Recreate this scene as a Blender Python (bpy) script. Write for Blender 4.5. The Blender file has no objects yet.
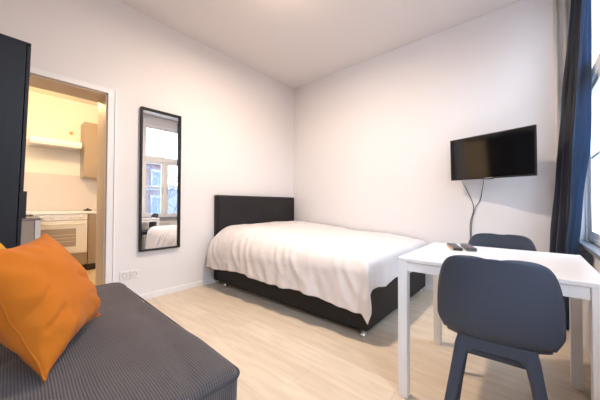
import bpy, bmesh, math, random
from mathutils import Vector, Matrix, noise
random.seed(4)
S = bpy.context.scene
COL = S.collection
PI = math.pi
R = math.radians

# ------------------------------------------------------------------ helpers
def link(o, parent=None):
    COL.objects.link(o)
    if parent is not None:
        o.parent = parent
    return o

def tag(o, label=None, cat=None, group=None, kind=None):
    if label: o['label'] = label
    if cat: o['category'] = cat
    if group: o['group'] = group
    if kind: o['kind'] = kind
    return o

def thing(name, label, cat, loc=(0, 0, 0), rz=0, group=None):
    o = bpy.data.objects.new(name, None)
    o.empty_display_size = .1
    o.location = loc
    o.rotation_euler = (0, 0, rz)
    link(o)
    return tag(o, label, cat, group)

def obj(name, bm, m, parent=None, smooth=False, bevel=0, seg=2, sub=0, solid=0):
    me = bpy.data.meshes.new(name)
    bmesh.ops.recalc_face_normals(bm, faces=bm.faces[:])
    bm.to_mesh(me); bm.free()
    me.materials.append(m)
    o = bpy.data.objects.new(name, me)
    link(o, parent)
    if solid:
        md = o.modifiers.new('solid', 'SOLIDIFY'); md.thickness = solid; md.offset = 0
    if bevel:
        md = o.modifiers.new('bevel', 'BEVEL'); md.width = bevel; md.segments = seg
        md.limit_method = 'ANGLE'; md.angle_limit = R(40)
    if sub:
        md = o.modifiers.new('sub', 'SUBSURF'); md.levels = sub; md.render_levels = sub
    if smooth:
        for p in me.polygons: p.use_smooth = True
    return o

def struct(name, bm, m, parent=None, **k):
    o = obj(name, bm, m, parent, **k)
    if parent is None: o['kind'] = 'structure'
    return o

def box(bm, a, b, rot=None, piv=None):
    x0, y0, z0 = [min(a[i], b[i]) for i in range(3)]
    x1, y1, z1 = [max(a[i], b[i]) for i in range(3)]
    vs = [bm.verts.new((x, y, z)) for x in (x0, x1) for y in (y0, y1) for z in (z0, z1)]
    for f in ((0, 1, 3, 2), (4, 6, 7, 5), (0, 4, 5, 1), (2, 3, 7, 6), (0, 2, 6, 4), (1, 5, 7, 3)):
        bm.faces.new([vs[i] for i in f])
    if rot is not None:
        bmesh.ops.rotate(bm, verts=vs, cent=piv or (0, 0, 0), matrix=rot)
    return bm

def B(*pairs):
    bm = bmesh.new()
    for a, b in pairs: box(bm, a, b)
    return bm

def tube(bm, pts, r, n=10, closed=False, r2=None):
    """swept tube along points; r may be a list"""
    pts = [Vector(p) for p in pts]
    N = len(pts); rings = []
    up = None
    for i, p in enumerate(pts):
        if closed:
            t = pts[(i + 1) % N] - pts[i - 1]
        else:
            t = pts[min(i + 1, N - 1)] - pts[max(i - 1, 0)]
        t.normalize()
        if up is None:
            up = Vector((0, 0, 1)) if abs(t.z) < .9 else Vector((1, 0, 0))
        a = up - t * up.dot(t); a.normalize(); up = a
        b = t.cross(a)
        ri = r[i] if isinstance(r, (list, tuple)) else r
        rb = ri if r2 is None else (r2[i] if isinstance(r2, (list, tuple)) else r2)
        rings.append([bm.verts.new(p + a * ri * math.cos(2 * PI * k / n) + b * rb * math.sin(2 * PI * k / n)) for k in range(n)])
    for i in range(N if closed else N - 1):
        A, C = rings[i], rings[(i + 1) % N]
        for k in range(n):
            bm.faces.new((A[k], A[(k + 1) % n], C[(k + 1) % n], C[k]))
    if not closed:
        bm.faces.new(rings[0][::-1]); bm.faces.new(rings[-1])
    return bm

def lathe(bm, prof, c=(0, 0, 0), axis='Z', n=24):
    """prof: list of (r, h)"""
    c = Vector(c); rings = []
    def P(r, h, k):
        a = 2 * PI * k / n
        x, y = r * math.cos(a), r * math.sin(a)
        return c + (Vector((x, y, h)) if axis == 'Z' else Vector((h, x, y)) if axis == 'X' else Vector((x, h, y)))
    for r, h in prof:
        rings.append([bm.verts.new(P(max(r, 1e-4), h, k)) for k in range(n)])
    for A, C in zip(rings, rings[1:]):
        for k in range(n):
            bm.faces.new((A[k], A[(k + 1) % n], C[(k + 1) % n], C[k]))
    bm.faces.new(rings[0][::-1]); bm.faces.new(rings[-1])
    return bm

def catmull(pts, per=6):
    pts = [Vector(p) for p in pts]; out = []
    for i in range(len(pts) - 1):
        p0 = pts[max(i - 1, 0)]; p1 = pts[i]; p2 = pts[i + 1]; p3 = pts[min(i + 2, len(pts) - 1)]
        for k in range(per):
            t = k / per
            out.append(.5 * ((2 * p1) + (-p0 + p2) * t + (2 * p0 - 5 * p1 + 4 * p2 - p3) * t * t + (-p0 + 3 * p1 - 3 * p2 + p3) * t ** 3))
    out.append(pts[-1])
    return out

def sm(t):
    t = max(0., min(1., t)); return t * t * (3 - 2 * t)
def lerp(a, b, t): return a + (b - a) * t
def interp(tab, x):
    if x <= tab[0][0]: return tab[0][1]
    for (a, va), (b, vb) in zip(tab, tab[1:]):
        if x <= b: return lerp(va, vb, (x - a) / (b - a))
    return tab[-1][1]

# ------------------------------------------------------------------ materials
def mat(name, col, rough=.6, metal=0, spec=.5, **k):
    m = bpy.data.materials.new(name); m.use_nodes = True
    b = m.node_tree.nodes['Principled BSDF']
    b.inputs['Base Color'].default_value = (*col, 1)
    b.inputs['Roughness'].default_value = rough
    b.inputs['Metallic'].default_value = metal
    b.inputs['Specular IOR Level'].default_value = spec
    for n, v in k.items():
        b.inputs[n.replace('_', ' ')].default_value = v
    return m

def nt(m):
    t = m.node_tree
    return t, t.nodes, t.links, t.nodes['Principled BSDF']

def add_noise(m, scale=40, amt=.1, bump=.05, dist=.01, stretch=(1, 1, 1), detail=4):
    """slight procedural colour variation + bump, in object space"""
    t, N, L, b = nt(m)
    tc = N.new('ShaderNodeTexCoord'); mp = N.new('ShaderNodeMapping'); mp.inputs['Scale'].default_value = stretch
    nz = N.new('ShaderNodeTexNoise'); nz.inputs['Scale'].default_value = scale; nz.inputs['Detail'].default_value = detail
    L.new(tc.outputs['Object'], mp.inputs[0]); L.new(mp.outputs[0], nz.inputs['Vector'])
    c = b.inputs['Base Color'].default_value[:]
    mx = N.new('ShaderNodeMix'); mx.data_type = 'RGBA'
    mx.inputs['A'].default_value = (c[0] * (1 - amt), c[1] * (1 - amt), c[2] * (1 - amt), 1)
    mx.inputs['B'].default_value = (min(1, c[0] * (1 + amt)), min(1, c[1] * (1 + amt)), min(1, c[2] * (1 + amt)), 1)
    L.new(nz.outputs['Fac'], mx.inputs['Factor']); L.new(mx.outputs['Result'], b.inputs['Base Color'])
    if bump:
        bp = N.new('ShaderNodeBump'); bp.inputs['Strength'].default_value = bump; bp.inputs['Distance'].default_value = dist
        L.new(nz.outputs['Fac'], bp.inputs['Height']); L.new(bp.outputs[0], b.inputs['Normal'])
    return m

M = {}
M['wall'] = add_noise(mat('wall_paint', (.79, .768, .772), .75, spec=.25), 90, .012, .04, .002)
M['ceiling'] = add_noise(mat('ceiling_paint', (.75, .72, .715), .8, spec=.2), 60, .012, .02, .002)
M['trim'] = add_noise(mat('white_gloss_paint', (.84, .83, .83), .4), 30, .01, 0)
M['table'] = add_noise(mat('white_table_lacquer', (.86, .86, .87), .33), 30, .01, 0)
M['navy_plastic'] = add_noise(mat('slate_plastic', (.044, .056, .084), .5, spec=.35), 300, .05, .05, .0006)
M['black_fabric'] = add_noise(mat('black_leatherette', (.015, .0135, .0145), .6, spec=.3), 160, .25, .15, .001)
M['duvet'] = add_noise(mat('duvet_cotton', (.77, .715, .70), .9, spec=.15, Sheen_Weight=.15), 14, .02, .35, .012, detail=6)
M['sheet'] = add_noise(mat('white_sheet', (.80, .80, .82), .9, spec=.15), 14, .02, .2, .01)
M['chrome'] = mat('chrome', (.8, .8, .8), .18, 1)
M['mirror'] = mat('mirror_silver', (.93, .94, .94), .0, 1)
M['black_frame'] = add_noise(mat('black_brown_frame', (.014, .012, .012), .55, spec=.3), 60, .2, 0)
M['wardrobe'] = add_noise(mat('wardrobe_anthracite', (.013, .016, .022), .5, spec=.35), 80, .06, 0)
M['handle'] = mat('black_handle', (.006, .006, .007), .4)
M['tv_body'] = add_noise(mat('tv_black_plastic', (.008, .008, .009), .35), 90, .1, 0)
M['tv_screen'] = mat('tv_glass', (.004, .004, .005), .07, 0, .6)
M['cable'] = mat('cable_rubber', (.03, .03, .035), .5)
M['silver'] = mat('silver_badge', (.6, .6, .62), .35, .8)
M['cabinet'] = add_noise(mat('taupe_cabinet', (.34, .265, .19), .45), 50, .04, 0)
M['cab_side'] = add_noise(mat('grey_cabinet_panel', (.17, .16, .17), .5), 50, .04, 0)
M['counter'] = add_noise(mat('white_worktop', (.82, .80, .76), .35), 70, .02, 0)
M['enamel'] = add_noise(mat('white_enamel', (.83, .81, .76), .25), 20, .01, 0)
M['oven_glass'] = mat('oven_glass', (.42, .35, .29), .15, 0, .6)
M['plinth'] = add_noise(mat('dark_plinth', (.03, .022, .015), .6), 50, .1, 0)
M['backsplash'] = add_noise(mat('backsplash_panel', (.62, .57, .54), .3), 8, .03, 0)
M['kitchen_wall'] = add_noise(mat('kitchen_wall_paint', (.83, .78, .68), .8), 60, .012, 0)
M['orange'] = add_noise(mat('orange_cotton', (.47, .135, .012), .85, spec=.12, Sheen_Weight=.06), 7, .12, .5, .02, detail=5)
M['mustard'] = add_noise(mat('mustard_cotton', (.62, .33, .04), .9, spec=.15), 12, .08, .2, .01)
M['plastic_white'] = mat('white_plastic', (.80, .79, .77), .35)
M['hole'] = mat('dark_hole', (.02, .02, .02), .7)
M['radiator'] = add_noise(mat('radiator_enamel', (.62, .58, .56), .4), 30, .02, 0)
M['slate'] = add_noise(mat('dark_stone_sill', (.16, .18, .22), .35), 40, .12, 0)
M['pipe'] = add_noise(mat('painted_pipe', (.74, .69, .65), .4), 30, .02, 0)
M['remote'] = mat('remote_black', (.02, .02, .024), .45)
M['remote2'] = mat('remote_grey', (.075, .075, .085), .4)
M['btn'] = mat('button_grey', (.30, .30, .33), .5)
M['btn_r'] = mat('button_red', (.6, .04, .04), .5)
M['btn_y'] = mat('button_yellow', (.6, .42, .05), .5)
M['tan'] = mat('tan_edge', (.45, .29, .15), .5)
M['bark'] = add_noise(mat('bark', (.075, .095, .13), .9), 20, .2, 0)
M['stone'] = add_noise(mat('pale_stone', (.15, .15, .155), .8), 10, .05, 0)
M['out_glass'] = mat('outside_glass', (.055, .085, .10), .5)
M['roof'] = add_noise(mat('slate_roof', (.22, .23, .26), .7), 12, .15, 0)
M['asphalt'] = add_noise(mat('asphalt', (.30, .31, .32), .9), 6, .1, 0)
M['lamp_glass'] = mat('opal_glass', (.9, .88, .82), .3, Emission_Color=(1, .80, .58, 1), Emission_Strength=1.5)
M['lamp_metal'] = mat('brushed_metal', (.6, .6, .6), .35, 1)

# brick
m = mat('red_brick', (.5, .12, .10), .9); t, N, L, b = nt(m)
tc = N.new('ShaderNodeTexCoord'); mp = N.new('ShaderNodeMapping'); mp.inputs['Rotation'].default_value = (R(90), 0, R(90))
br = N.new('ShaderNodeTexBrick'); br.inputs['Color1'].default_value = (.36, .02, .035, 1); br.inputs['Color2'].default_value = (.42, .03, .045, 1)
br.inputs['Mortar'].default_value = (.11, .07, .07, 1); br.inputs['Scale'].default_value = 4
L.new(tc.outputs['Object'], mp.inputs[0]); L.new(mp.outputs[0], br.inputs['Vector']); L.new(br.outputs['Color'], b.inputs['Base Color'])
M['brick'] = m

# laminate floor: planks running along x
m = mat('oak_laminate', (.7, .6, .5), .42, spec=.4); t, N, L, b = nt(m)
tc = N.new('ShaderNodeTexCoord')
br = N.new('ShaderNodeTexBrick'); br.offset = .37; br.squash = 1
br.inputs['Scale'].default_value = 1; br.inputs['Brick Width'].default_value = 1.28; br.inputs['Row Height'].default_value = .19
br.inputs['Mortar Size'].default_value = .0012; br.inputs['Mortar Smooth'].default_value = .3; br.inputs['Bias'].default_value = 0
br.inputs['Color1'].default_value = (.70, .575, .44, 1); br.inputs['Color2'].default_value = (.78, .66, .52, 1); br.inputs['Mortar'].default_value = (.56, .47, .38, 1)
L.new(tc.outputs['Object'], br.inputs['Vector'])
mp = N.new('ShaderNodeMapping'); mp.inputs['Scale'].default_value = (1.4, 11, 1)
nz = N.new('ShaderNodeTexNoise'); nz.inputs['Scale'].default_value = 2.2; nz.inputs['Detail'].default_value = 7; nz.inputs['Distortion'].default_value = .6
L.new(tc.outputs['Object'], mp.inputs[0]); L.new(mp.outputs[0], nz.inputs['Vector'])
rp = N.new('ShaderNodeValToRGB'); rp.color_ramp.elements[0].position = .3; rp.color_ramp.elements[0].color = (.84, .82, .80, 1)
rp.color_ramp.elements[1].position = .7; rp.color_ramp.elements[1].color = (1.0, 1.0, 1.0, 1)
L.new(nz.outputs['Fac'], rp.inputs[0])
mx = N.new('ShaderNodeMix'); mx.data_type = 'RGBA'; mx.blend_type = 'MULTIPLY'; mx.inputs['Factor'].default_value = 1
L.new(br.outputs['Color'], mx.inputs['A']); L.new(rp.outputs[0], mx.inputs['B']); L.new(mx.outputs['Result'], b.inputs['Base Color'])
M['floor'] = m

# ribbed dark cover
m = mat('ribbed_grey_cover', (.1, .095, .11), .95, spec=.1, Sheen_Weight=.10, Sheen_Roughness=.5); t, N, L, b = nt(m)
tc = N.new('ShaderNodeTexCoord'); mp = N.new('ShaderNodeMapping'); mp.inputs['Scale'].default_value = (1, 1, 1)
wv = N.new('ShaderNodeTexWave'); wv.bands_direction = 'Y'; wv.inputs['Scale'].default_value = 38; wv.inputs['Distortion'].default_value = .9; wv.inputs['Detail'].default_value = 3
wv.inputs['Detail Scale'].default_value = 3.5
w2 = N.new('ShaderNodeTexWave'); w2.bands_direction = 'X'; w2.inputs['Scale'].default_value = 50; w2.inputs['Distortion'].default_value = 3; w2.inputs['Detail Scale'].default_value = 4
L.new(tc.outputs['Object'], mp.inputs[0]); L.new(mp.outputs[0], wv.inputs['Vector']); L.new(mp.outputs[0], w2.inputs['Vector'])
ml = N.new('ShaderNodeMath'); ml.operation = 'MULTIPLY_ADD'; ml.inputs[1].default_value = .35
L.new(w2.outputs['Fac'], ml.inputs[0]); L.new(wv.outputs['Fac'], ml.inputs[2])
rp = N.new('ShaderNodeValToRGB'); rp.color_ramp.elements[0].position = .25; rp.color_ramp.elements[0].color = (.058, .049, .051, 1)
rp.color_ramp.elements[1].position = 1.0; rp.color_ramp.elements[1].color = (.115, .098, .097, 1)
L.new(ml.outputs[0], rp.inputs[0]); L.new(rp.outputs[0], b.inputs['Base Color'])
bp = N.new('ShaderNodeBump'); bp.inputs['Strength'].default_value = .5; bp.inputs['Distance'].default_value = .004
L.new(ml.outputs[0], bp.inputs['Height']); L.new(bp.outputs[0], b.inputs['Normal'])
M['ribbed'] = m

# window glass: mostly clear with a fresnel reflection
m = bpy.data.materials.new('window_glass'); m.use_nodes = True; t = m.node_tree; t.nodes.clear()
o_ = t.nodes.new('ShaderNodeOutputMaterial'); mxs = t.nodes.new('ShaderNodeMixShader'); tr = t.nodes.new('ShaderNodeBsdfTransparent')
gl = t.nodes.new('ShaderNodeBsdfGlossy'); gl.inputs['Roughness'].default_value = .02; fr = t.nodes.new('ShaderNodeValue'); fr.outputs[0].default_value = .05
tr.inputs['Color'].default_value = (.97, .985, 1, 1)
t.links.new(fr.outputs[0], mxs.inputs[0]); t.links.new(tr.outputs[0], mxs.inputs[1]); t.links.new(gl.outputs[0], mxs.inputs[2]); t.links.new(mxs.outputs[0], o_.inputs[0])
M['glass'] = m

# curtain: navy satin that lets some daylight through
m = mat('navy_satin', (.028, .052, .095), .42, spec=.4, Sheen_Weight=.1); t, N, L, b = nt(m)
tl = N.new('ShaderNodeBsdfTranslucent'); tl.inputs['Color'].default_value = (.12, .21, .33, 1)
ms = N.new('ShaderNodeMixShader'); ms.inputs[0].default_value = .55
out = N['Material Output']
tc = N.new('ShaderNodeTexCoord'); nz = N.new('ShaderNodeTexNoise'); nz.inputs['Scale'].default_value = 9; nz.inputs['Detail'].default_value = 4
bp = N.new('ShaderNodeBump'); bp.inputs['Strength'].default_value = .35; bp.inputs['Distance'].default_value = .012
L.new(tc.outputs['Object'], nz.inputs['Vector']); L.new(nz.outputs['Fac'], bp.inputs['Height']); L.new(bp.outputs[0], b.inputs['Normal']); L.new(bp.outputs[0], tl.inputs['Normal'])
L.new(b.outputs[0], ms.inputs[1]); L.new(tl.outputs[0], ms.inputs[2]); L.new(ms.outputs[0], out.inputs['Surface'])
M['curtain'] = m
M['stitch'] = mat('pale_thread', (.20, .28, .42), .8)

# ------------------------------------------------------------------ room shell
W, L_, H = 3.50, 3.418, 3.075      # x of window wall, y of far wall, ceiling
YB = -.62                          # back wall
D0, D1, DH, DX = -.16, .705, 2.11, -.30   # doorway y range, height, wall thickness
bm = B(((0, YB - .1, -.08), (W + .12, L_ + .1, 0)))
struct('floor', bm, M['floor'])
bm = B(((-.0, YB - .1, H), (W + .3, L_ + .1, H + .1)))
struct('ceiling', bm, M['ceiling'])
# left wall with the doorway
struct('wall_left', B(((DX, YB - .1, -.08), (0, D0, H)), ((DX, D0, DH), (0, D1, H)), ((DX, D1, -.08), (0, L_ + .1, H))), M['wall'])
struct('wall_far', B(((0, L_, -.08), (W + .3, L_ + .15, H))), M['wall'])
struct('wall_back', B(((0, YB - .15, -.08), (W + .3, YB, H))), M['wall'])
# window wall with two openings
WZ0, WZ1 = .715, 2.88
wins = [(2.14, 3.39), (-.20, 1.05)]
bm = bmesh.new()
X1 = W + .22
box(bm, (W, YB, -.08), (X1, L_, WZ0)); box(bm, (W, YB, WZ1), (X1, L_, H))
box(bm, (W, YB, WZ0), (X1, wins[1][0], WZ1)); box(bm, (W, wins[1][1], WZ0), (X1, wins[0][0], WZ1)); box(bm, (W, wins[0][1], WZ0), (X1, L_, WZ1))
struct('wall_window', bm, M['wall'])
# baseboards
BH = .065
struct('baseboard_left', B(((0, .775, 0), (.014, L_, BH))), M['trim'], bevel=.004)
struct('baseboard_far', B(((.014, L_ - .014, 0), (W, L_, BH))), M['trim'], bevel=.004)
struct('baseboard_window', B(((W - .014, YB, 0), (W, L_ - .014, BH))), M['trim'], bevel=.004)
# door casing (white) + lining
struct('trim_1', B(((0, D1, 0), (.018, D1 + .068, DH + .05)), ((0, D0 - .068, 0), (.018, D0, DH + .05)), ((0, D0, DH), (.018, D1, DH + .05)),
                   ((.018, D1 + .055, 0), (.026, D1 + .068, DH + .05))), M['trim'], bevel=.003)
M['lining'] = add_noise(mat('door_lining_paint', (.56, .46, .36), .5), 30, .01, 0)
struct('trim_2', B(((DX - .002, D1 - .014, 0), (.001, D1, DH)), ((DX - .002, D0, 0), (.001, D0 + .014, DH)), ((DX - .002, D0, DH - .014), (.001, D1, DH))), M['lining'])

# ------------------------------------------------------------------ windows
def window(n, y0, y1):
    w = bpy.data.objects.new('window_%d' % n, None); link(w); w['kind'] = 'structure'
    x0, x1 = W + .015, W + .075
    ft = .055; fr_ = .025 if n == 1 else .055
    fr = B(((x0, y0, WZ0), (x1, y0 + ft, WZ1)), ((x0, y1 - fr_, WZ0), (x1, y1, WZ1)), ((x0, y0 + ft, WZ0), (x1, y1 - fr_, WZ0 + .045)),
           ((x0, y0 + ft, WZ1 - .05), (x1, y1 - fr_, WZ1)), ((x0 - .010, y0 + ft, 2.02), (x1, y1 - fr_, 2.10)))
    obj('window_frame', fr, M['trim'], w, bevel=.006)
    ym = 2.655 if n == 1 else (y0 + y1) / 2
    fx = B(((x0 - .006, ym - .035, WZ0 + .045), (x1, ym + .035, 2.02)))
    obj('mullion', fx, M['trim'], w, bevel=.006)
    def sash(a, b, z0, z1, bars):
        st = .045; p = [((x0 + .008, a, z0), (x0 + .045, a + st, z1)), ((x0 + .008, b - st, z0), (x0 + .045, b, z1)),
                        ((x0 + .008, a + st, z0), (x0 + .045, b - st, z0 + st)), ((x0 + .008, a + st, z1 - st), (x0 + .045, b - st, z1))]
        for zb in bars: p.append(((x0 + .014, a + st, zb - .012), (x0 + .04, b - st, zb + .012)))
        s = obj('sash', B(*p), M['trim'], w, bevel=.004)
        g = obj('pane', B(((x0 + .024, a + st - .005, z0 + st - .005), (x0 + .028, b - st + .005, z1 - st + .005))), M['glass'], s)
        return s
    for a, b in ((y0 + ft, ym - .035), (ym + .035, y1 - fr_)):
        s = sash(a, b, WZ0 + .045, 2.02, [1.43])
        hb = bmesh.new(); yy = b - .02 if a < ym - .3 and b < ym else a + .02
        box(hb, (x0 - .012, yy - .008, 1.28), (x0 + .008, yy + .008, 1.40)); obj('window_handle', hb, M['lamp_metal'], s, bevel=.003)
    sash(y0 + ft, y1 - fr_, 2.10, WZ1 - .05, [])
    return w
for i, (a, b) in enumerate(wins): window(i + 1, a, b)
# stone sills
for i, (a, b) in enumerate(wins):
    struct('trim_%d' % (i + 3), B(((W - .055, a - .05, WZ0 - .03), (W, L_ if i == 0 else b + .05, WZ0)), ((W, a, WZ0 - .03), (W + .05, b, WZ0))), M['slate'], bevel=.004)

# ------------------------------------------------------------------ kitchen shell
KX, KY0, KY1, KH = -2.62, -1.3, 1.9, 2.75
struct('floor_kitchen', B(((KX - .1, KY0 - .1, -.08), (0, KY1 + .1, .0))), add_noise(mat('kitchen_floor', (.62, .48, .30), .45), 5, .06, 0))
struct('ceiling_kitchen', B(((KX - .1, KY0 - .1, KH), (DX, KY1 + .1, KH + .1))), M['kitchen_wall'])
struct('wall_kitchen', B(((KX - .1, KY0 - .1, 0), (KX, KY1 + .1, KH))), M['kitchen_wall'])
struct('wall_kitchen_left', B(((KX, KY0 - .1, 0), (DX, KY0, KH))), M['kitchen_wall'])
struct('wall_kitchen_right', B(((KX, KY1, 0), (DX, KY1 + .1, KH))), M['kitchen_wall'])
struct('trim_5', B(((KX, KY0 + .02, .92), (KX + .012, KY1 - .02, 1.50))), M['backsplash'])
KF = -2.0    # front of the units
# cooker
c = thing('cooker', 'white enamel freestanding cooker with glazed oven door under the kitchen worktop', 'cooker', (KF, .63, 0))
y0, y1 = -.295, .295
obj('body', B(((-.58, y0, .10), (-.02, y1, .872))), M['enamel'], c, bevel=.004)
obj('plinth', B(((-.55, y0 + .01, 0), (-.05, y1 - .01, .10))), M['plinth'], c)
cp = obj('control_panel', B(((-.02, y0, .785), (.0, y1, .872))), M['enamel'], c, bevel=.004)
for k in range(5):
    obj('knob', lathe(bmesh.new(), [(.019, 0), (.019, .008), (.014, .022), (.0, .023)], (.0, y0 + .08 + k * .108, .832), 'X', 16), M['enamel'], cp, smooth=False)
dr = obj('oven_door', B(((-.02, y0, .29), (.004, y1, .770))), M['enamel'], c, bevel=.006)
obj('oven_window', B(((.003, y0 + .07, .395), (.0065, y1 - .135, .660))), M['oven_glass'], dr)
hb = tube(bmesh.new(), [(.04, y0 + .05, .73), (.04, y1 - .05, .73)], .009)
tube(hb, [(.0, y0 + .06, .73), (.04, y0 + .06, .73)], .007); tube(hb, [(.0, y1 - .06, .73), (.04, y1 - .06, .73)], .007)
obj('handle', hb, M['enamel'], dr, smooth=True)
obj('oven_rack', B(*[((.0066, y0 + .08, z), (.0075, y1 - .145, z + .004)) for z in (.47, .52, .57)]), M['enamel'], dr)
obj('drawer', B(((-.02, y0, .105), (.0, y1, .28))), M['cabinet'], c, bevel=.003)
# base cabinet to the right of the cooker
c = thing('kitchen_cabinet', 'taupe base cabinet right of the white cooker beside the door lining', 'cabinet', (KF, .93, 0))
obj('body', B(((-.58, .005, .10), (-.02, .595, .872))), M['cabinet'], c)
d = obj('door', B(((-.02, .005, .105), (.0, .595, .868))), M['cabinet'], c, bevel=.003)
obj('plinth', B(((-.55, .0, 0), (-.05, .595, .10))), M['plinth'], c)
obj('handle', tube(bmesh.new(), [(.02, .42, .80), (.02, .56, .80)], .005), M['lamp_metal'], d)
# base cabinet to the left, return unit in front
c = thing('kitchen_cabinet', 'dark grey low kitchen unit in the doorway beside the wardrobe, in front of the cooker', 'cabinet', (-1.40, .364, 0))
obj('body', B(((-.53, -.62, .06), (-.02, -.0, .83))), M['cab_side'], c)
obj('top_panel', B(((-.53, -.62, .83), (.0, .0, .855))), M['cab_side'], c, bevel=.003)
d = obj('door', B(((-.02, -.62, .065), (.0, -.055, .822))), add_noise(mat('brown_grey_front', (.20, .175, .165), .5), 40, .05, 0), c, bevel=.003)
obj('side_post', B(((-.02, -.05, .065), (.0, .0, .822))), add_noise(mat('pale_grey_post', (.42, .42, .46), .4), 40, .03, 0), c, bevel=.003)
obj('plinth', B(((-.52, -.60, 0), (-.05, -.01, .06))), M['plinth'], c)
tag(obj('worktop', B(((KX, -1.25, .875), (KF + .02, 1.86, .915))), M['counter'], bevel=.004), 'long white kitchen worktop running over the cooker and cabinets', 'worktop')
# range hood, a shallow white slide-out one
c = thing('range_hood', 'shallow cream range hood on the kitchen wall above the cooker', 'range hood', (0, 0, 0))
obj('canopy', B(((KX, .30, 1.905), (-2.25, .88, 2.0))), M['enamel'], c, bevel=.005)
obj('front_visor', B(((-2.25, .30, 1.925), (-2.235, .88, 1.995))), M['enamel'], c, bevel=.003)
obj('grease_filter', B(((KX + .03, .33, 1.897), (-2.28, .85, 1.906))), M['lamp_metal'], c)
tag(obj('wall_shelf', B(((KX, -.62, 1.955), (-2.33, .285, 1.985))), M['counter'], bevel=.003), 'narrow cream shelf board left of the range hood', 'shelf')
# wall cabinet
c = thing('wall_cabinet', 'taupe wall cabinet hanging right of the range hood in the kitchen', 'cabinet', (KX, .925, 1.46))
obj('body', B(((0, 0, 0), (.30, .60, .90))), M['cabinet'], c)
obj('door', B(((.30, .0, .0), (.318, .60, .90))), M['cabinet'], c, bevel=.003)
# small things
k = lathe(bmesh.new(), [(.020, 0), (.024, .01), (.018, .035), (.0, .04)], (KX - .002, .80, 2.20), 'X', 18)
tag(obj('round_cap', k, mat('ochre_cap', (.55, .30, .08), .5), smooth=True), 'small ochre round cap on the kitchen wall above the range hood', 'wall cap')
k = lathe(bmesh.new(), [(.05, 0), (.055, .012), (.045, .022), (.012, .026), (.012, .04), (.0, .042)], (-2.25, .97, .915), 'Z', 24)
tag(obj('pot_lid', k, M['handle'], smooth=True), 'small dark lid lying on the white kitchen worktop', 'lid')

# ------------------------------------------------------------------ wardrobe
wx = .60
c = thing('wardrobe', 'tall anthracite wardrobe with black bar handle beside the doorway', 'wardrobe', (0, 0, 0))
c.location = (.03, .0885, 0); c.rotation_euler = (R(-1.3), 0, 0)
hW = 2.085
obj('body', B(((0, -.55, .0), (wx - .03, -.018, hW))), M['wardrobe'], c, bevel=.002)
obj('side_panel', B(((wx - .03, -.55, 0), (wx - .03 + .004, -.020, hW))), M['wardrobe'], c)
obj('top_board', B(((-.0, -.56, hW - .0), (wx - .024, .004, hW + .016))), M['wardrobe'], c, bevel=.002)
for a, b_ in ((.004, .284), (.288, wx - .028)):
    d = obj('door', B(((a, -.014, .03), (b_, .004, hW - .004))), M['wardrobe'], c, bevel=.002)
    hx = .262 if a < .1 else .305
    if a > .1: hx = .535
    h = B(((hx, .003, .925), (hx + .016, .022, 1.108)))
    obj('handle', h, M['handle'], d, bevel=.002)

# ------------------------------------------------------------------ power sockets on the left wall
def socket(name, yc, zc, w, h, label, holes):
    c = thing(name, label, 'socket', (0, yc, zc))
    obj('plate', B(((0, -w / 2, -h / 2), (.009, w / 2, h / 2))), M['plastic_white'], c, bevel=.003)
    for dy in holes:
        i_ = obj('insert', lathe(bmesh.new(), [(.024, .008), (.024, .012), (.019, .012), (.018, .006), (.0, .006)], (0, dy, 0), 'X', 20), mat('socket_grey', (.50, .49, .48), .4), c)
        for s in (-.009, .009):
            obj('hole', lathe(bmesh.new(), [(.0045, .0062), (.0045, .0075)], (0, dy + s, 0), 'X', 10), M['hole'], i_)
socket('power_socket', .868, .297, .085, .082, 'square white power socket on the wall, nearer the doorway', [0])
socket('power_socket', .955, .297, .078, .082, 'white power socket on the wall, nearer the bed, right of the other one', [0])

# ------------------------------------------------------------------ wall mirror
my0, my1, mz0, mz1, fw, fd = .991, 1.418, .522, 2.060, .026, .040
c = thing('wall_mirror', 'tall narrow mirror with deep black frame hung on the left wall', 'mirror', (0, (my0 + my1) / 2, mz0))
a0, a1, hh = (my0 - my1) / 2, (my1 - my0) / 2, mz1 - mz0
for p in (((.001, a0, 0), (fd, a0 + fw * .7, hh)), ((.001, a1 - fw * .7, 0), (fd, a1, hh)), ((.001, a0 + fw * .7, 0), (fd, a1 - fw * .7, fw * .7)), ((.001, a0 + fw * .7, hh - fw * .7), (fd, a1 - fw * .7, hh))):
    obj('frame', B(p), M['black_frame'], c, bevel=.0015)
obj('mirror_glass', B(((.008, a0 + .01, .01), (.014, a1 - .01, hh - .01))), M['mirror'], c)

# ------------------------------------------------------------------ bed
bx0, bx1, by0, by1 = .10, 2.18, 1.868, 3.385
c = thing('bed', 'double box spring bed with black base, tufted headboard and chrome feet', 'bed', (0, 0, 0))
obj('base', B(((bx0, by0, .05), (bx1, by1, .36))), M['black_fabric'], c, bevel=.012, seg=3)
obj('mattress', B(((bx0, by0 + .01, .36), (bx1 - .01, by1 - .01, .555))), M['sheet'], c, bevel=.04, seg=4)
for x in (bx0 + .13, (bx0 + bx1) / 2, bx1 - .045):
    for y in (by0 + .035, by1 - .05) + (((by0 + by1) / 2,) if x > 2 else ()):
        if y < 2 and .5 < x < 2: continue
        lg = lathe(bmesh.new(), [(.026, 0), (.028, .006), (.022, .014), (.013, .026), (.020, .042), (.026, .05), (.026, .052)], (x, y, 0), 'Z', 20)
        obj('leg', lg, M['chrome'], c, smooth=True)
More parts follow.
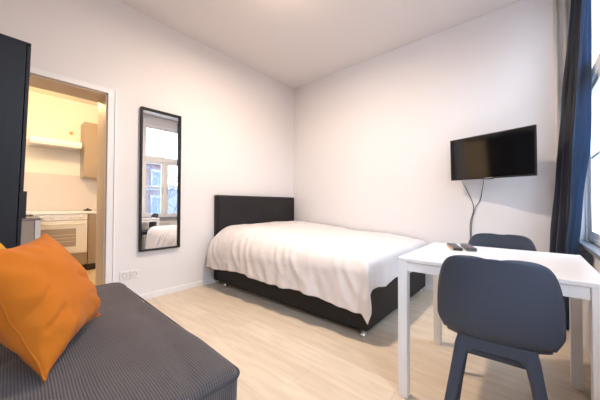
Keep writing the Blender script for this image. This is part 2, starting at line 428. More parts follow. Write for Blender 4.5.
# headboard: padded panel with dimples round each button
hy0, hy1, hz0, hz1 = 1.872, 3.345, .05, 1.145
btn = [(y, z) for z in (.915, .62) for y in (1.915 + .012, 2.25, 2.59, 2.93, 3.262)]
btn = [(y, z) for y, z in btn if 2.0 < y < 3.2]
bm = bmesh.new(); NY, NZ = 96, 64; V = []
for i in range(NY + 1):
    row = []
    for j in range(NZ + 1):
        y = lerp(hy0, hy1, i / NY); z = lerp(hz0, hz1, j / NZ)
        e = min(y - hy0, hy1 - y, z - hz0, hz1 - z)
        x = .085 + .015 * min(1, math.sqrt(max(0, e) / .02))
        for (by_, bz_) in btn:
            dd = math.hypot(y - by_, z - bz_)
            x -= .012 * math.exp(-(dd / .035) ** 2) + .004 * math.exp(-(dd / .10) ** 2)
        row.append(bm.verts.new((x, y, z)))
    V.append(row)
for i in range(NY):
    for j in range(NZ): bm.faces.new((V[i][j], V[i + 1][j], V[i + 1][j + 1], V[i][j + 1]))
ring = [V[i][0] for i in range(NY + 1)] + [V[NY][j] for j in range(1, NZ + 1)] + [V[i][NZ] for i in range(NY - 1, -1, -1)] + [V[0][j] for j in range(NZ - 1, 0, -1)]
back = [bm.verts.new((.016, v.co.y, v.co.z)) for v in ring]
for k_ in range(len(ring)):
    a, b_ = ring[k_], ring[(k_ + 1) % len(ring)]
    bm.faces.new((a, b_, back[(k_ + 1) % len(ring)], back[k_]))
bm.faces.new(back)
hb = obj('headboard', bm, M['black_fabric'], c, smooth=True)
for by_, bz_ in btn[:3]:
    obj('button', lathe(bmesh.new(), [(.017, .080), (.019, .087), (.015, .093), (.0, .096)], (0, by_, bz_), 'X', 18), M['black_fabric'], hb, smooth=True)

# ------------------------------------------------------------------ duvet
def top_z(x, y):
    z = interp([(.1, .735), (.5, .725), (.9, .685), (1.4, .650), (1.8, .628), (2.2, .600)], x)
    # slight sag toward the near edge and lumps
    z += .018 * noise.noise(Vector((x * 2.1, y * 2.3, 3.1))) + .010 * noise.noise(Vector((x * 5, y * 5, 1.7)))
    return z
def duvet_pt(a, b):
    """a: cloth distance along x from the head, b: cloth distance from the far edge toward the viewer"""
    XE, YE = 2.13, interp([(.1, 2.13), (.5, 2.09), (.9, 2.03), (1.5, 1.97), (2.0, 1.94)], .105 + a)           # where the cloth starts to roll over the edges
    r = .17
    xf, yn = .105 + a, 3.375 - b
    ox, oy = xf - XE, YE - yn
    px, py, s = min(xf, XE), max(yn, YE), 0
    ex, ey = max(ox, 0), max(oy, 0)
    rr = interp([(.1, .37), (.5, .33), (.9, .27), (1.5, .19), (2.0, .12)], xf)
    s = math.hypot(ex, ey)
    z = top_z(px, py)
    if s > 0:
        dx, dy = ex / s, -ey / s
        rr2 = rr if ey > ex else lerp(.07, rr, (ey / s) ** 2)
        q = PI / 2 * rr2
        if s < q:
            th = s / rr2; h = rr2 * math.sin(th); dz = rr2 * (1 - math.cos(th))
        else:
            h = rr2; dz = rr2 + (s - q)
            hang = s - q
            # folds
            al = xf if ey > ex else -yn
            if ex > 0 and ey > 0: al = XE + math.atan2(ex, ey) * .25
            amp = .011 * sm(hang / .22) * (1.0 if ey > ex else .5)
            h += amp * (math.sin(al * 23 + 1.3 * math.sin(al * 5)) + .6 * math.sin(al * 41 + 2)) + .018 * hang / .3
        px += dx * h; py += dy * h; z -= dz
        # squeeze so that the foot side lies flatter on the mattress end
        if ey <= ex: px -= .02 * sm(dz / .2)
    # head end bulges out beyond the base
    if oy > 0: py -= .030 * sm(s / .35) * (1 - sm((xf - .1) / 1.1))
    n_ = noise.noise(Vector((px * 4 + 9, py * 4, z * 3)))
    z += .006 * n_
    w1 = noise.noise(Vector((px * 7 + py * 2, py * 3 + z * 9, 2.2))); z += .006 * (1 - abs(w1) * 2) * sm((2.9 - py))
    if s > 0: py -= .010 * (1 - 2.4 * abs(noise.noise(Vector((px * 9 + z * 4, z * 3.5, 5.5)))))
    # diagonal creases
    cr = noise.noise(Vector((px * 3 + py * 6, (px * 2 - py) * 2.0, z * 5)))
    z += .007 * max(0, cr) 
    return Vector((px, py, z))
A_, B_ = 2.325, 1.945
NA, NB = 150, 130
bm = bmesh.new(); G = []
for i in range(NA + 1):
    row = []
    for j in range(NB + 1):
        fa, fb = i / NA, j / NB
        a = A_ * fa; b_ = B_ * fb
        # cloth edge tapers: longer hang at head/middle, foot hem gently wavy
        b_ *= 1 + .005 * math.sin(fa * 17) - .030 * fa
        a *= 1 + .006 * math.sin(fb * 21 + 1) 
        a += .045 * sm((fb - .15) / .85) * 0
        row.append(bm.verts.new(duvet_pt(a, b_)))
    G.append(row)
for i in range(NA):
    for j in range(NB): bm.faces.new((G[i][j], G[i + 1][j], G[i + 1][j + 1], G[i][j + 1]))
dv = obj('duvet', bm, M['duvet'], smooth=True, solid=.018, sub=1)
tag(dv, 'puffy off-white duvet spread over the black double bed, corner hanging at the foot', 'duvet')

# ------------------------------------------------------------------ sofa bed
c = thing('daybed', 'low daybed in the foreground with dark grey ribbed cover', 'daybed', (.66, .66, 0), R(-1.6))
LX, DY, TZ = 1.655, 1.10, .420
bm = bmesh.new(); NX, NY_ = 90, 60; e = .028; V = []
def day(u, v):
    x = u * LX; y = -v * DY
    z = TZ + .011 * noise.noise(Vector((x * 2.5, y * 4, 0))) - .010 * max(0, 1 - 7 * abs(noise.noise(Vector((x * 1.2 + 3, y * 2.6 + x * 1.5, 0))))) + .004 * noise.noise(Vector((x * 7, y * 3, 4)))
    z += .004 * math.sin((x * .6 + y * 1.3) * 9) * (.5 + .5 * noise.noise(Vector((x, y, 2))))
    return x, y, z
for i in range(NX + 1):
    row = []
    for j in range(NY_ + 1):
        u, v = i / NX, j / NY_
        x, y, z = day(u, v)
        # round corners in plan
        r_ = .05
        cx_ = min(max(x, r_), LX - r_); cy_ = max(min(y, -r_), -DY + r_)
        dx, dy = x - cx_, y - cy_; q = math.hypot(dx, dy); mx_ = max(abs(dx), abs(dy))
        if q > 1e-6: x, y = cx_ + dx / q * mx_, cy_ + dy / q * mx_
        ed = r_ - mx_ if (dx or dy) else r_
        if ed < e: z -= e - math.sqrt(max(0, e * e - (e - ed) ** 2))
        row.append(bm.verts.new((x, y, z)))
    V.append(row)
for i in range(NX):
    for j in range(NY_): bm.faces.new((V[i][j], V[i][j + 1], V[i + 1][j + 1], V[i + 1][j]))
ring = [V[i][0] for i in range(NX + 1)] + [V[NX][j] for j in range(1, NY_ + 1)] + [V[i][NY_] for i in range(NX - 1, -1, -1)] + [V[0][j] for j in range(NY_ - 1, 0, -1)]
prev = ring
for zz, off in ((.36, .004), (.25, .008), (.12, .006), (.03, .004)):
    cur = []
    for v in ring:
        d_ = Vector((v.co.x - LX / 2, v.co.y + DY / 2, 0)); d_.normalize()
        w_ = off * math.sin(v.co.x * 18 + v.co.y * 14)
        cur.append(bm.verts.new((v.co.x + d_.x * w_, v.co.y + d_.y * w_, zz)))
    for k_ in range(len(ring)):
        bm.faces.new((prev[k_], cur[k_], cur[(k_ + 1) % len(ring)], prev[(k_ + 1) % len(ring)]))
    prev = cur
bm.faces.new(prev)
obj('cover', bm, M['ribbed'], c, smooth=True)
pts = []
r_ = .05
for (cx_, cy_, a0_) in ((LX - r_, -r_, 90), (LX - r_, -DY + r_, 0), (r_, -DY + r_, -90), (r_, -r_, -180)):
    for k_ in range(7):
        an = R(a0_ - 15 * k_); pts.append((cx_ + (r_ + .002) * math.cos(an), cy_ + (r_ + .002) * math.sin(an), TZ - e))
pp = []
for i in range(len(pts)):
    a, b_ = Vector(pts[i]), Vector(pts[(i + 1) % len(pts)])
    n_ = max(1, int((b_ - a).length / .06))
    for k_ in range(n_): pp.append(a.lerp(b_, k_ / n_))
obj('piping', tube(bmesh.new(), pp, .0045, 8, closed=True), add_noise(mat('dark_piping', (.03, .03, .038), .8), 40, .1, 0), c, smooth=True)
for x in (.10, LX - .10):
    for y in (-.10, -DY + .10):
        obj('leg', B(((x - .025, y - .025, 0), (x + .025, y + .025, .035))), M['handle'], c)

# ------------------------------------------------------------------ cushions
CREASES = [(.70, -.25, .10, .05, .009, .05), (.70, -.6, .2, -.35, .008, .05), (.65, .15, .25, .35, .006, .06), (-.55, -.95, -.35, -.3, .008, .05), (.2, -.95, .3, -.55, .010, .045), (-.95, -.5, -.45, -.3, .014, .05), (-.95, -.2, -.5, .1, .010, .06)]
def cushion(name, label, m_, Cn, ex, ez, half, T, pinch=.09, seed=0, ears=0.0, dogear=0.0):
    """Cn centre, ex width direction, ez up direction of the pillow plane"""
    ex = Vector(ex).normalized(); ez = Vector(ez).normalized(); n = ex.cross(ez)
    bm = bmesh.new(); N_ = 56
    def P(u, v, s):
        x = half[0] * u * (1 - pinch * (1 - v * v) * abs(u) ** 3)
        z = half[1] * v * (1 - pinch * (1 - u * u) * abs(v) ** 3)
        # drawn-out corner tips
        x *= 1 + ears * (abs(u * v)) ** 6; z *= 1 + ears * (abs(u * v)) ** 6
        t_ = T * ((1 - abs(u) ** 2.6) * (1 - abs(v) ** 2.6)) ** .55
        w_ = noise.noise(Vector((u * 2.2 + seed, v * 2.2, s * 3)))
        # radial puckers near the corners
        an = math.atan2(v, u); rad = math.hypot(u, v)
        pk = .10 * math.sin(an * 14 + seed) * sm((rad - .55) / .6)
        t_ *= 1 + .16 * w_ + pk
        # pulled creases on the front
        for (ax, az, bx, bz, dp, wd) in CREASES if s > 0 and dogear else ():
            lx, lz = bx - ax, bz - az; ll = math.hypot(lx, lz)
            q = ((u - ax) * lx + (v - az) * lz) / ll / ll; dn = abs((u - ax) * lz - (v - az) * lx) / ll
            t_ -= dp * math.exp(-(dn / wd) ** 2) * sm(q * 4) * sm((1 - q) * 4)
        edge = .012 * noise.noise(Vector((u * 3, v * 3, 7 + seed))) * (1 if max(abs(u), abs(v)) > .9 else .3)
        dg = 0
        if dogear:
            # lower near corner is folded toward the viewer
            q = max(0, (u - .45) / .55) * max(0, (-v - .35) / .65)
            dg = dogear * q
        return Vector(Cn) + ex * x + ez * z + n * (s * t_ + edge + dg)
    F = [[bm.verts.new(P(2 * i / N_ - 1, 2 * j / N_ - 1, 1)) for j in range(N_ + 1)] for i in range(N_ + 1)]
    Bk = [[F[i][j] if i in (0, N_) or j in (0, N_) else bm.verts.new(P(2 * i / N_ - 1, 2 * j / N_ - 1, -1)) for j in range(N_ + 1)] for i in range(N_ + 1)]
    for i in range(N_):
        for j in range(N_):
            bm.faces.new((F[i][j], F[i + 1][j], F[i + 1][j + 1], F[i][j + 1]))
            try: bm.faces.new((Bk[i][j + 1], Bk[i + 1][j + 1], Bk[i + 1][j], Bk[i][j]))
            except ValueError: pass
    o = obj(name, bm, m_, smooth=True)
    tag(o, label, 'cushion')
    seam = [P(2 * i / N_ - 1, -1, 0) for i in range(N_)] + [P(1, 2 * i / N_ - 1, 0) for i in range(N_)] + \
           [P(1 - 2 * i / N_, 1, 0) for i in range(N_)] + [P(-1, 1 - 2 * i / N_, 0) for i in range(N_)]
    obj('piping', tube(bmesh.new(), seam, .0035, 6, closed=True), m_, o, smooth=True)
    return o
Bp, Cp = Vector((1.405, .365, .445)), Vector((1.905, .112, .445))
ex = (Cp - Bp).normalized(); nf = Vector((-ex.y, ex.x, 0)); nf = nf if nf.y > 0 else -nf
th = R(28); up = (Vector((0, 0, 1)) * math.cos(th) - nf * math.sin(th)).normalized()
hx, hz = .275, .240
cen = (Bp + Cp) / 2 + up * hz
cushion('orange_cushion', 'burnt orange cotton cushion leaning on its edge on the grey daybed', M['orange'], cen, -ex, up, (hx, hz), .112, pinch=.115, seed=2.0, ears=.035, dogear=.0001)
cushion('mustard_cushion', 'mustard yellow cushion behind the orange one against the wardrobe', M['mustard'], (.93, .0, .665), (-1, .1, 0), (0.02, -.35, 1), (.24, .20), .07, seed=5)

# ------------------------------------------------------------------ dining table
tx0, tx1, ty0, ty1 = 2.580, 3.342, 1.434, 2.185
c = thing('dining_table', 'small square white table with straight legs beside the window wall', 'table', (tx0, ty0, 0))
w_, d_ = tx1 - tx0, ty1 - ty0
obj('tabletop', B(((0, 0, .722), (w_, d_, .74))), M['table'], c, bevel=.002)
for x, y in ((0, 0), (w_ - .05, 0), (0, d_ - .05), (w_ - .05, d_ - .05)):
    obj('leg', B(((x + .001, y + .001, 0), (x + .049, y + .049, .722))), M['table'], c, bevel=.003)
for p in (((.05, .010, .672), (w_ - .05, .028, .720)), ((.05, d_ - .028, .672), (w_ - .05, d_ - .010, .720)),
          ((.010, .05, .672), (.028, d_ - .05, .720)), ((w_ - .028, .05, .672), (w_ - .010, d_ - .05, .720))):
    obj('apron', B(p), M['table'], c, bevel=.002)

# ------------------------------------------------------------------ chairs (shell + leg frame), facing +y
def make_chair():
    c = thing('dining_chair', 'x', 'chair', (0, 0, 0))
    # profile (y, z, halfwidth, wrap forward)
    prof = [(.205, .420, .150, -.015), (.200, .440, .176, .0), (.15, .450, .190, .006), (.06, .448, .190, .012), (-.04, .447, .182, .018), (-.11, .452, .172, .020),
            (-.165, .480, .166, .022), (-.190, .512, .180, .030), (-.204, .550, .198, .044), (-.215, .590, .199, .050), (-.224, .650, .197, .052), (-.233, .710, .190, .048), (-.241, .760, .178, .042), (-.246, .792, .164, .034), (-.249, .810, .146, .028), (-.2505, .818, .118, .022), (-.251, .821, .070, .014)]
    P_ = catmull([(a, b, w) for a, b, w, q in prof], 4); Q_ = catmull([(q, 0, 0) for a, b, w, q in prof], 4)
    bm = bmesh.new(); NU = 28; G = []
    for k, (p, q) in enumerate(zip(P_, Q_)):
        nx = P_[min(k + 1, len(P_) - 1)]; pv = P_[max(k - 1, 0)]
        ty_, tz_ = nx.x - pv.x, nx.y - pv.y; l = math.hypot(ty_, tz_); ny, nz_ = tz_ / l, -ty_ / l   # inner-side normal
        if k == 0: ny, nz_ = 0, 1
        if p.y > .50: ny, nz_ = 1, 0
        row = []
        for i in range(NU + 1):
            u = 2 * i / NU - 1
            wr = q.x * abs(u) ** 2.4
            row.append(bm.verts.new((p.z * u, p.x + ny * wr, p.y - 0 + nz_ * wr * (1 if nz_ > -.5 else 1))))
        G.append(row)
    for k in range(len(G) - 1):
        for i in range(NU): bm.faces.new((G[k][i], G[k][i + 1], G[k + 1][i + 1], G[k + 1][i]))
    s = obj('seat_shell', bm, M['navy_plastic'], c, smooth=True, solid=.010)
    # frame: side rails + rear arch
    fr = bmesh.new()
    box(fr, (-.120, -.150, .40), (.120, -.125, .43)); box(fr, (-.120, .085, .395), (.120, .11, .43))
    box(fr, (-.130, -.15, .395), (-.105, .11, .43)); box(fr, (.105, -.15, .395), (.130, .11, .43))
    obj('seat_frame', fr, M['navy_plastic'], c, bevel=.008)
    def leg(sx, sy, rear):
        if rear: pts = [(sx * .102, -.150, .485), (sx * .112, -.158, .44), (sx * .130, -.175, .34), (sx * .158, -.215, .17), (sx * .180, -.255, 0)]; ra = [.023, .025, .021, .0185, .015]
        else: pts = [(sx * .115, .09, .425), (sx * .125, .098, .38), (sx * .132, .108, .30), (sx * .152, .130, .16), (sx * .170, .155, 0)]; ra = [.022, .024, .021, .018, .014]
        P2 = catmull(pts, 4); R2 = [interp(list(zip([0, 4, 8, 12, 16], ra)), i) for i in range(len(P2))]
        b2 = bmesh.new(); rings = []
        for p, r_ in zip(P2, R2):
            q = .72
            rings.append([b2.verts.new((p.x + r_ * a, p.y + r_ * q * b_, p.z)) for a, b_ in ((-1, -.6), (-.6, -1), (.6, -1), (1, -.6), (1, .6), (.6, 1), (-.6, 1), (-1, .6))])
        for A, C in zip(rings, rings[1:]):
            for k in range(8): b2.faces.new((A[k], A[(k + 1) % 8], C[(k + 1) % 8], C[k]))
        b2.faces.new(rings[0][::-1]); b2.faces.new(rings[-1])
        obj('leg', b2, M['navy_plastic'], c, smooth=True)
    for sx in (-1, 1):
        leg(sx, 0, True); leg(sx, 0, False)
    # rear cross rail with rounded inner corners, joins both rear legs
    b3 = bmesh.new(); N_ = 24; top, bot = [], []
    for i in range(N_ + 1):
        u = 2 * i / N_ - 1; x = u * .112
        zt = .485; zb = .437 - .080 * (max(0, abs(u) - .55) / .45) ** 2.5
        yy = -.160 - .004 * (1 - u * u) 
        top.append((x, yy, zt)); bot.append((x, yy, zb))
    for (A, C) in zip(list(zip(top, bot)), list(zip(top, bot))[1:]):
        vs = [b3.verts.new((p[0], p[1] + dy, p[2])) for dy in (-.012, .012) for p in (A[0], C[0], C[1], A[1])]
        for f in ((0, 1, 2, 3), (7, 6, 5, 4), (0, 4, 5, 1), (3, 2, 6, 7)): b3.faces.new([vs[i] for i in f])
    bmesh.ops.remove_doubles(b3, verts=b3.verts[:], dist=1e-5)
    obj('back_rail', b3, M['navy_plastic'], c, smooth=False, bevel=.004)
    return c
ch = make_chair()
ch.location = (3.005, 1.462, 0); ch.rotation_euler.z = R(3.5)
ch['label'] = 'dark slate plastic shell chair in front of the white table, back turned to the viewer'
ch['group'] = 'shell chairs at the table'
c2 = ch.copy(); COL.objects.link(c2)
for o in list(ch.children):
    n_ = o.copy(); COL.objects.link(n_); n_.parent = c2
c2.location = (2.972, 2.035, 0); c2.rotation_euler.z = PI
c2['label'] = 'dark slate plastic shell chair behind the white table, facing the viewer'

# ------------------------------------------------------------------ remotes on the table
def remote(name, label, p, rz, w, l, h, body, edge=None, rows=8, colour=False):
    c = thing(name, label, 'remote control', p, rz)
    obj('body', B(((-w / 2, -l / 2, 0), (w / 2, l / 2, h))), body, c, bevel=.004)
    if edge: obj('side_strip', B(((-w / 2 - .0015, -l / 2 + .004, .002), (-w / 2 + .001, l / 2 - .004, h - .003))), edge, c)
    for r_ in range(rows):
        for k in range(3):
            x = (k - 1) * w * .28; y = l * .42 - r_ * l * .84 / (rows - 1)
            mm = M['btn']
            if colour and r_ == rows - 3: mm = (M['btn_r'], M['btn_y'], M['btn_r'])[k]
            obj('button', B(((x - .005, y - .0035, h - .001), (x + .005, y + .0035, h + .002))), mm, c)
remote('remote_control', 'black remote control with tan edge on the table, left of the other', (2.748, 1.985, .7405), R(21), .052, .225, .017, M['remote'], M['tan'])
remote('remote_control', 'grey remote control with coloured buttons on the table, nearest the rear chair', (2.822, 2.010, .7405), R(19), .054, .215, .020, M['remote2'], None, 8, True)

# ------------------------------------------------------------------ television
pl, pr = Vector((2.479, 3.245, 0)), Vector((3.173, 3.008, 0))
d_ = (pr - pl); wT = d_.length; hT = .435; zc = 1.500
rz = math.atan2(d_.y, d_.x)
c = thing('television', 'black flat television on a swivel arm on the far wall', 'television', ((pl.x + pr.x) / 2, (pl.y + pr.y) / 2, zc), rz)
c.rotation_euler = (R(3.2), R(.9), rz)
obj('bezel', B(((-wT / 2, 0, -hT / 2), (wT / 2, .022, hT / 2))), M['tv_body'], c, bevel=.004)
obj('back_cover', B(((-wT * .38, .022, -hT * .40), (wT * .38, .055, hT * .30))), M['tv_body'], c, bevel=.012)
obj('screen', B(((-wT / 2 + .010, -.002, -hT / 2 + .016), (wT / 2 - .010, .001, hT / 2 - .010))), M['tv_screen'], c)
obj('badge', B(((-.035, -.003, -hT / 2 + .003), (.035, .0, -hT / 2 + .009))), M['silver'], c)
obj('sensor_lip', B(((-.04, .0, -hT / 2 - .008), (.04, .015, -hT / 2 + .001))), M['tv_body'], c, bevel=.003)
a = thing('wall_bracket', 'black swivel wall bracket behind the television', 'bracket', (2.80, L_, 1.50))
obj('wall_plate', B(((-.05, -.012, -.10), (.05, 0, .10))), M['handle'], a)
obj('arm', tube(bmesh.new(), [(0, -.01, 0), (.10, -.12, 0), (.035, -.225, 0)], .016), M['handle'], a)
def cable(label, pts):
    o = obj('cable', tube(bmesh.new(), catmull(pts, 6), .0032, 6), M['cable'], smooth=True)
    tag(o, label, 'cable')
cable('thin dark cable from the left of the television bottom, running down the wall', [(2.585, 3.20, 1.32), (2.578, 3.36, 1.26), (2.600, 3.405, 1.20), (2.655, 3.41, 1.06), (2.666, 3.412, .96), (2.636, 3.412, .84), (2.634, 3.412, .70), (2.65, 3.400, .45), (2.66, 3.395, .012)])
cable('thin dark cable from under the television centre, joining the left one', [(2.775, 3.16, 1.31), (2.762, 3.36, 1.26), (2.745, 3.405, 1.18), (2.727, 3.41, 1.08), (2.684, 3.41, 1.00), (2.672, 3.405, .95), (2.650, 3.405, .84), (2.646, 3.405, .70), (2.66, 3.395, .45), (2.67, 3.390, .012)])
socket_y = None

# ------------------------------------------------------------------ pipes and radiator
for n_, x, r_, lab in (('heating_pipe', 3.328, .016, 'pale vertical heating pipe on the far wall, left of the navy curtain'), ('heating_pipe', 3.392, .013, 'thinner pale heating pipe right behind the edge of the navy curtain')):
    tag(obj(n_, tube(bmesh.new(), [(x, L_ - .022, 0), (x, L_ - .022, H)], r_, 14), M['pipe'], smooth=True), lab, 'pipe')
c = thing('radiator', 'pale panel radiator under the dark window sill beside the table', 'radiator', (3.390, 1.0, .0))
obj('panel', B(((0, 0, .07), (.020, 1.72, .60))), M['radiator'], c, bevel=.005)
obj('panel', B(((.050, 0, .07), (.066, 1.72, .60))), M['radiator'], c, bevel=.005)
obj('grille', B(((.020, .01, .588), (.050, 1.71, .594))), M['radiator'], c)
obj('valve', tube(bmesh.new(), [(.035, 1.72, .12), (.035, 1.78, .12), (.035, 1.78, .0)], .011, 10), M['chrome'], c, smooth=True)
obj('bracket', B(((.066, .3, .2), (.108, .34, .5))), M['radiator'], c)

# ------------------------------------------------------------------ curtain
def curtain_row(z):
    # plan-view fold points (x, y) from the far side to the near side, changing with height
    def c(*tab): return interp(list(tab), z)
    A = (c((0, 3.225), (.52, 3.256), (1.31, 3.309), (2.81, 3.419), (3.05, 3.435)), 3.30)
    hem = (c((0, 3.325), (.58, 3.358), (1.46, 3.397), (2.62, 3.464), (3.05, 3.475)), 3.08)
    rt = (c((0, 3.385), (.6, 3.405), (.75, 3.418), (.99, 3.443), (1.43, 3.480), (2.0, 3.49), (3.05, 3.49)), c((0, 3.01), (1.2, 3.01), (2.0, 2.93), (3.05, 2.93)))
    def mix(t, dn):
        ax, ay = lerp(A[0], hem[0], t), lerp(A[1], hem[1], t)
        return (ax - dn * .75, ay - dn * .35)
    pts = [(A[0] + .06, 3.352), (A[0] + .025, 3.355), (A[0], 3.31), mix(.12, .004), mix(.25, -.030), mix(.40, -.004), mix(.52, .010), mix(.66, -.028), mix(.80, -.010), mix(.92, .008), (hem[0] - .002, hem[1])]
    k = (rt[0] - hem[0]); ky = rt[1] - hem[1]
    pts += [(hem[0] + .22 * k, hem[1] + .3 * ky - .004), (hem[0] + .5 * k, hem[1] + .5 * ky + .008), (hem[0] + .78 * k, hem[1] + .75 * ky - .006), rt]
    xm = 3.462 if z > .6 else 3.50
    return [(min(x, W - .008), y, z) for x, y in pts]
bm = bmesh.new(); G = []
NZc = 60
for k in range(NZc + 1):
    z = lerp(.015, 3.04, k / NZc)
    row = []
    for i, p in enumerate(catmull(curtain_row(z), 5)):
        t_ = noise.noise(Vector((i * .22, z * 2.2, 0))) * .009 * (1 + .6 * (1 - z / 3))
        row.append(bm.verts.new((p.x + t_, p.y + t_ * .6, z)))
    G.append(row)
for k in range(NZc):
    for i in range(50): bm.faces.new((G[k][i], G[k][i + 1], G[k + 1][i + 1], G[k + 1][i]))
bm2 = bmesh.new(); G2 = [[bm2.verts.new(v.co) for v in row[50:]] for row in G]
for row in G:
    for v in row[51:]: bm.verts.remove(v)
for k in range(NZc):
    for i in range(len(G2[0]) - 1): bm2.faces.new((G2[k][i], G2[k][i + 1], G2[k + 1][i + 1], G2[k + 1][i]))
cu = thing('curtain', 'long navy blue curtain gathered at the far end of the window', 'curtain', (0, 0, 0))
obj('gathered_folds', bm, add_noise(mat('navy_satin_shaded', (.009, .013, .026), .5, spec=.35), 9, .1, .3, .01), cu, smooth=True, solid=.0025)  # same fabric as front panel, shade of the folds put into darker colour
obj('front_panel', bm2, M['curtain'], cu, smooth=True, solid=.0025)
hp = []
for k in range(0, 90):
    z = .04 + k * .0335; p = catmull(curtain_row(z), 5)[10 * 5 + 1]
    hp.append((p.x - .002 + .0012 * (k % 2), p.y - .004, z))
obj('hem_stitching', tube(bmesh.new(), hp, .0012, 5), M['stitch'], cu)
tag(obj('curtain_rod', tube(bmesh.new(), [(3.46, -.2, 3.062), (3.46, 3.40, 3.062)], .010, 10), M['lamp_metal'], smooth=True), 'thin metal curtain rod under the ceiling along the window wall', 'curtain rod')

# ------------------------------------------------------------------ ceiling lamp (just above the picture)
LX_, LY_ = 1.52, 1.64
c = thing('ceiling_lamp', 'round opal ceiling lamp in the middle of the room', 'lamp', (LX_, LY_, H))
obj('base', lathe(bmesh.new(), [(.11, -.03), (.12, -.02), (.12, 0)], (0, 0, 0), 'Z', 32), M['lamp_metal'], c, smooth=True)
obj('lamp_shade', lathe(bmesh.new(), [(.02, -.115), (.09, -.105), (.14, -.075), (.155, -.05), (.15, -.03), (.10, -.028)], (0, 0, 0), 'Z', 32), M['lamp_glass'], c, smooth=True)

# ------------------------------------------------------------------ street outside (seen in the mirror)
struct('ground', B(((W + .3, -30, -6.2), (60, 40, -6.0))), M['asphalt'])
b0 = thing('brick_building', 'red brick house with white stone window surrounds across the street, seen in the mirror', 'building', (15, 0, 0))
bm = B(((0, -12, -6), (7, 7.35, 3.75)))
obj('facade', bm, M['brick'], b0)
obj('cornice', B(((-.25, -12.1, 3.55), (.2, 7.45, 3.8)), ((-.12, -12.05, 1.92), (.1, 7.4, 2.0)), ((-.12, -12.05, -1.4), (.1, 7.4, -1.28))), M['stone'], b0)
obj('roof', B(((.3, -12, 3.8), (6.5, 7.3, 4.3))), M['roof'], b0)
for zf in (2.15, .05, -2.2, -4.6):
    for k in range(11):
        y = 6.83 - k * 1.75
        if zf > 2: z0, z1 = 2.25, 3.05
        else: z0, z1 = zf, zf + 1.35
        w = obj('window', B(((-.06, y - .44, z0 - .12), (.05, y + .44, z0)), ((-.06, y - .44, z0), (.05, y - .33, z1)), ((-.06, y + .33, z0), (.05, y + .44, z1)), ((-.08, y - .48, z1), (.05, y + .48, z1 + .2)),
                            ((-.02, y - .03, z0), (.05, y + .03, z1)), ((-.02, y - .33, lerp(z0, z1, .65)), (.05, y + .33, lerp(z0, z1, .65) + .06))), M['stone'], b0)
        obj('pane', B(((-.004, y - .33, z0), (.0, y + .33, z1))), M['out_glass'], w)
b1 = thing('apartment_building', 'pale rendered house beyond the brick house, seen in the mirror', 'building', (26, 0, 0))
obj('facade', B(((0, 8, -6), (7, 24, 2.6))), M['stone'], b1)
obj('roof', B(((-.2, 7.9, 2.6), (7, 24, 3.1))), M['roof'], b1)
for zf in (.2, -2.8):
    for k in range(7):
        obj('window', B(((-.03, 8.8 + k * 2.1, zf), (.02, 9.9 + k * 2.1, zf + 1.6))), M['out_glass'], b1)
# bare tree
rnd = random.Random(11)
bm = bmesh.new()
def branch(p, d, l, r, depth):
    pts = [p]; q = p; dd = d.copy()
    n = 5
    for i in range(n):
        if q.x < 8: dd.x = abs(dd.x)
        if q.x > 13.2: dd.x = -abs(dd.x)
        dd = (dd + Vector((rnd.uniform(-.18, .18), rnd.uniform(-.18, .18), rnd.uniform(-.08, .12)))).normalized()
        q = q + dd * l / n; pts.append(q)
    tube(bm, pts, [lerp(r, r * .55, i / n) for i in range(n + 1)], 5)
    if depth == 0: return
    for k in range(4 if depth > 3 else 3):
        i = rnd.randint(2, n); a = rnd.uniform(0, 2 * PI)
        nd = (dd + Vector((math.cos(a), math.sin(a), rnd.uniform(-.1, .6))) * .8).normalized()
        branch(pts[i], nd, l * (rnd.uniform(.40, .5) if depth == 5 else rnd.uniform(.55, .78)), r * .5, depth - 1)
branch(Vector((11.0, 6.5, -6)), Vector((0, -.02, 1)), 8.4, .15, 5)
tag(obj('bare_tree', bm, M['bark']), 'bare leafless street tree outside the window, seen in the mirror', 'tree')

# ------------------------------------------------------------------ light
def area(name, loc, rot, sx, sy, power, col, portal=False):
    l = bpy.data.lights.new(name, 'AREA'); l.shape = 'RECTANGLE'; l.size = sx; l.size_y = sy; l.energy = power; l.color = col
    o = bpy.data.objects.new(name, l); o.location = loc; o.rotation_euler = rot; COL.objects.link(o)
    if portal: l.cycles.is_portal = True
    return o
for i, (a, b_) in enumerate(wins):
    area('window_portal', (W + .14, (a + b_) / 2, (WZ0 + WZ1) / 2), (0, R(90), 0), WZ1 - WZ0, b_ - a, 1, (1, 1, 1), True)
def point(name, loc, e, col, r):
    l = bpy.data.lights.new(name, 'POINT'); l.energy = e; l.color = col; l.shadow_soft_size = r
    o = bpy.data.objects.new(name, l); o.location = loc; COL.objects.link(o); return o
point('ceiling_lamp_bulb', (LX_, LY_, H - .34), 5, (1, .78, .58), .06)
ld = bpy.data.lights.new('ceiling_lamp_disc', 'AREA'); ld.shape = 'DISK'; ld.size = .16; ld.energy = 60; ld.color = (1, .81, .63)
lo = bpy.data.objects.new('ceiling_lamp_disc', ld); lo.location = (LX_, LY_, H - .13); COL.objects.link(lo)
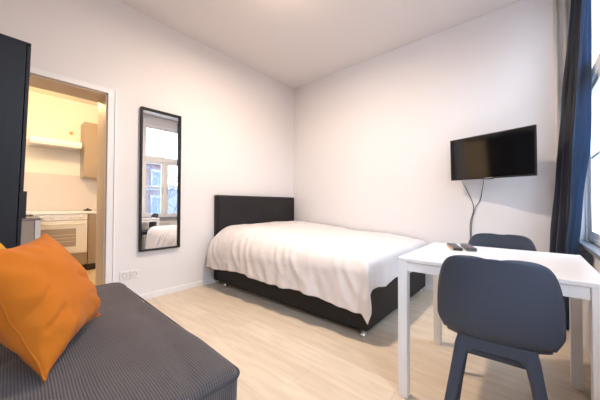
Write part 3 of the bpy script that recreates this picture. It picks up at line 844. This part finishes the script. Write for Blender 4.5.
point('kitchen_bulb', (-1.2, .35, 2.45), 62, (1, .67, .34), .10)
w = bpy.data.worlds.new('sky'); S.world = w; w.use_nodes = True
bg = w.node_tree.nodes['Background']; bg.inputs[1].default_value = 12.5
tcw = w.node_tree.nodes.new('ShaderNodeTexCoord'); sp = w.node_tree.nodes.new('ShaderNodeSeparateXYZ'); rp = w.node_tree.nodes.new('ShaderNodeValToRGB')
rp.color_ramp.elements[0].position = .0; rp.color_ramp.elements[0].color = (.66, .79, .96, 1)
rp.color_ramp.elements[1].position = .7; rp.color_ramp.elements[1].color = (.62, .80, 1, 1)
w.node_tree.links.new(tcw.outputs['Generated'], sp.inputs[0]); w.node_tree.links.new(sp.outputs['Z'], rp.inputs[0]); w.node_tree.links.new(rp.outputs[0], bg.inputs[0])

# ------------------------------------------------------------------ camera
cd = bpy.data.cameras.new('camera'); cam = bpy.data.objects.new('camera', cd); COL.objects.link(cam)
f, yaw, pit, rol = 263.7955, .7149, .0174, .0029
cd.sensor_width = 36; cd.sensor_fit = 'HORIZONTAL'; cd.lens = f / 600 * 36; cd.clip_start = .02; cd.clip_end = 200
Fw = Vector((-math.sin(yaw) * math.cos(pit), math.cos(yaw) * math.cos(pit), math.sin(pit)))
Rt = Vector((math.cos(yaw), math.sin(yaw), 0)); Up = Rt.cross(Fw)
R2 = Rt * math.cos(rol) + Up * math.sin(rol); U2 = -Rt * math.sin(rol) + Up * math.cos(rol)
mw = Matrix(((R2.x, U2.x, -Fw.x, 3.1227), (R2.y, U2.y, -Fw.y, 0), (R2.z, U2.z, -Fw.z, 1.0236), (0, 0, 0, 1)))
cam.matrix_world = mw
S.camera = cam

S.cycles.use_denoising = True
S.cycles.max_bounces = 10; S.cycles.diffuse_bounces = 6; S.cycles.glossy_bounces = 4; S.cycles.transparent_max_bounces = 12
S.cycles.sample_clamp_indirect = 6
S.cycles.caustics_reflective = False; S.cycles.caustics_refractive = False
S.view_settings.view_transform = 'Standard'
S.view_settings.look = 'None'
S.view_settings.exposure = -0.04
S.view_settings.gamma = 1.0
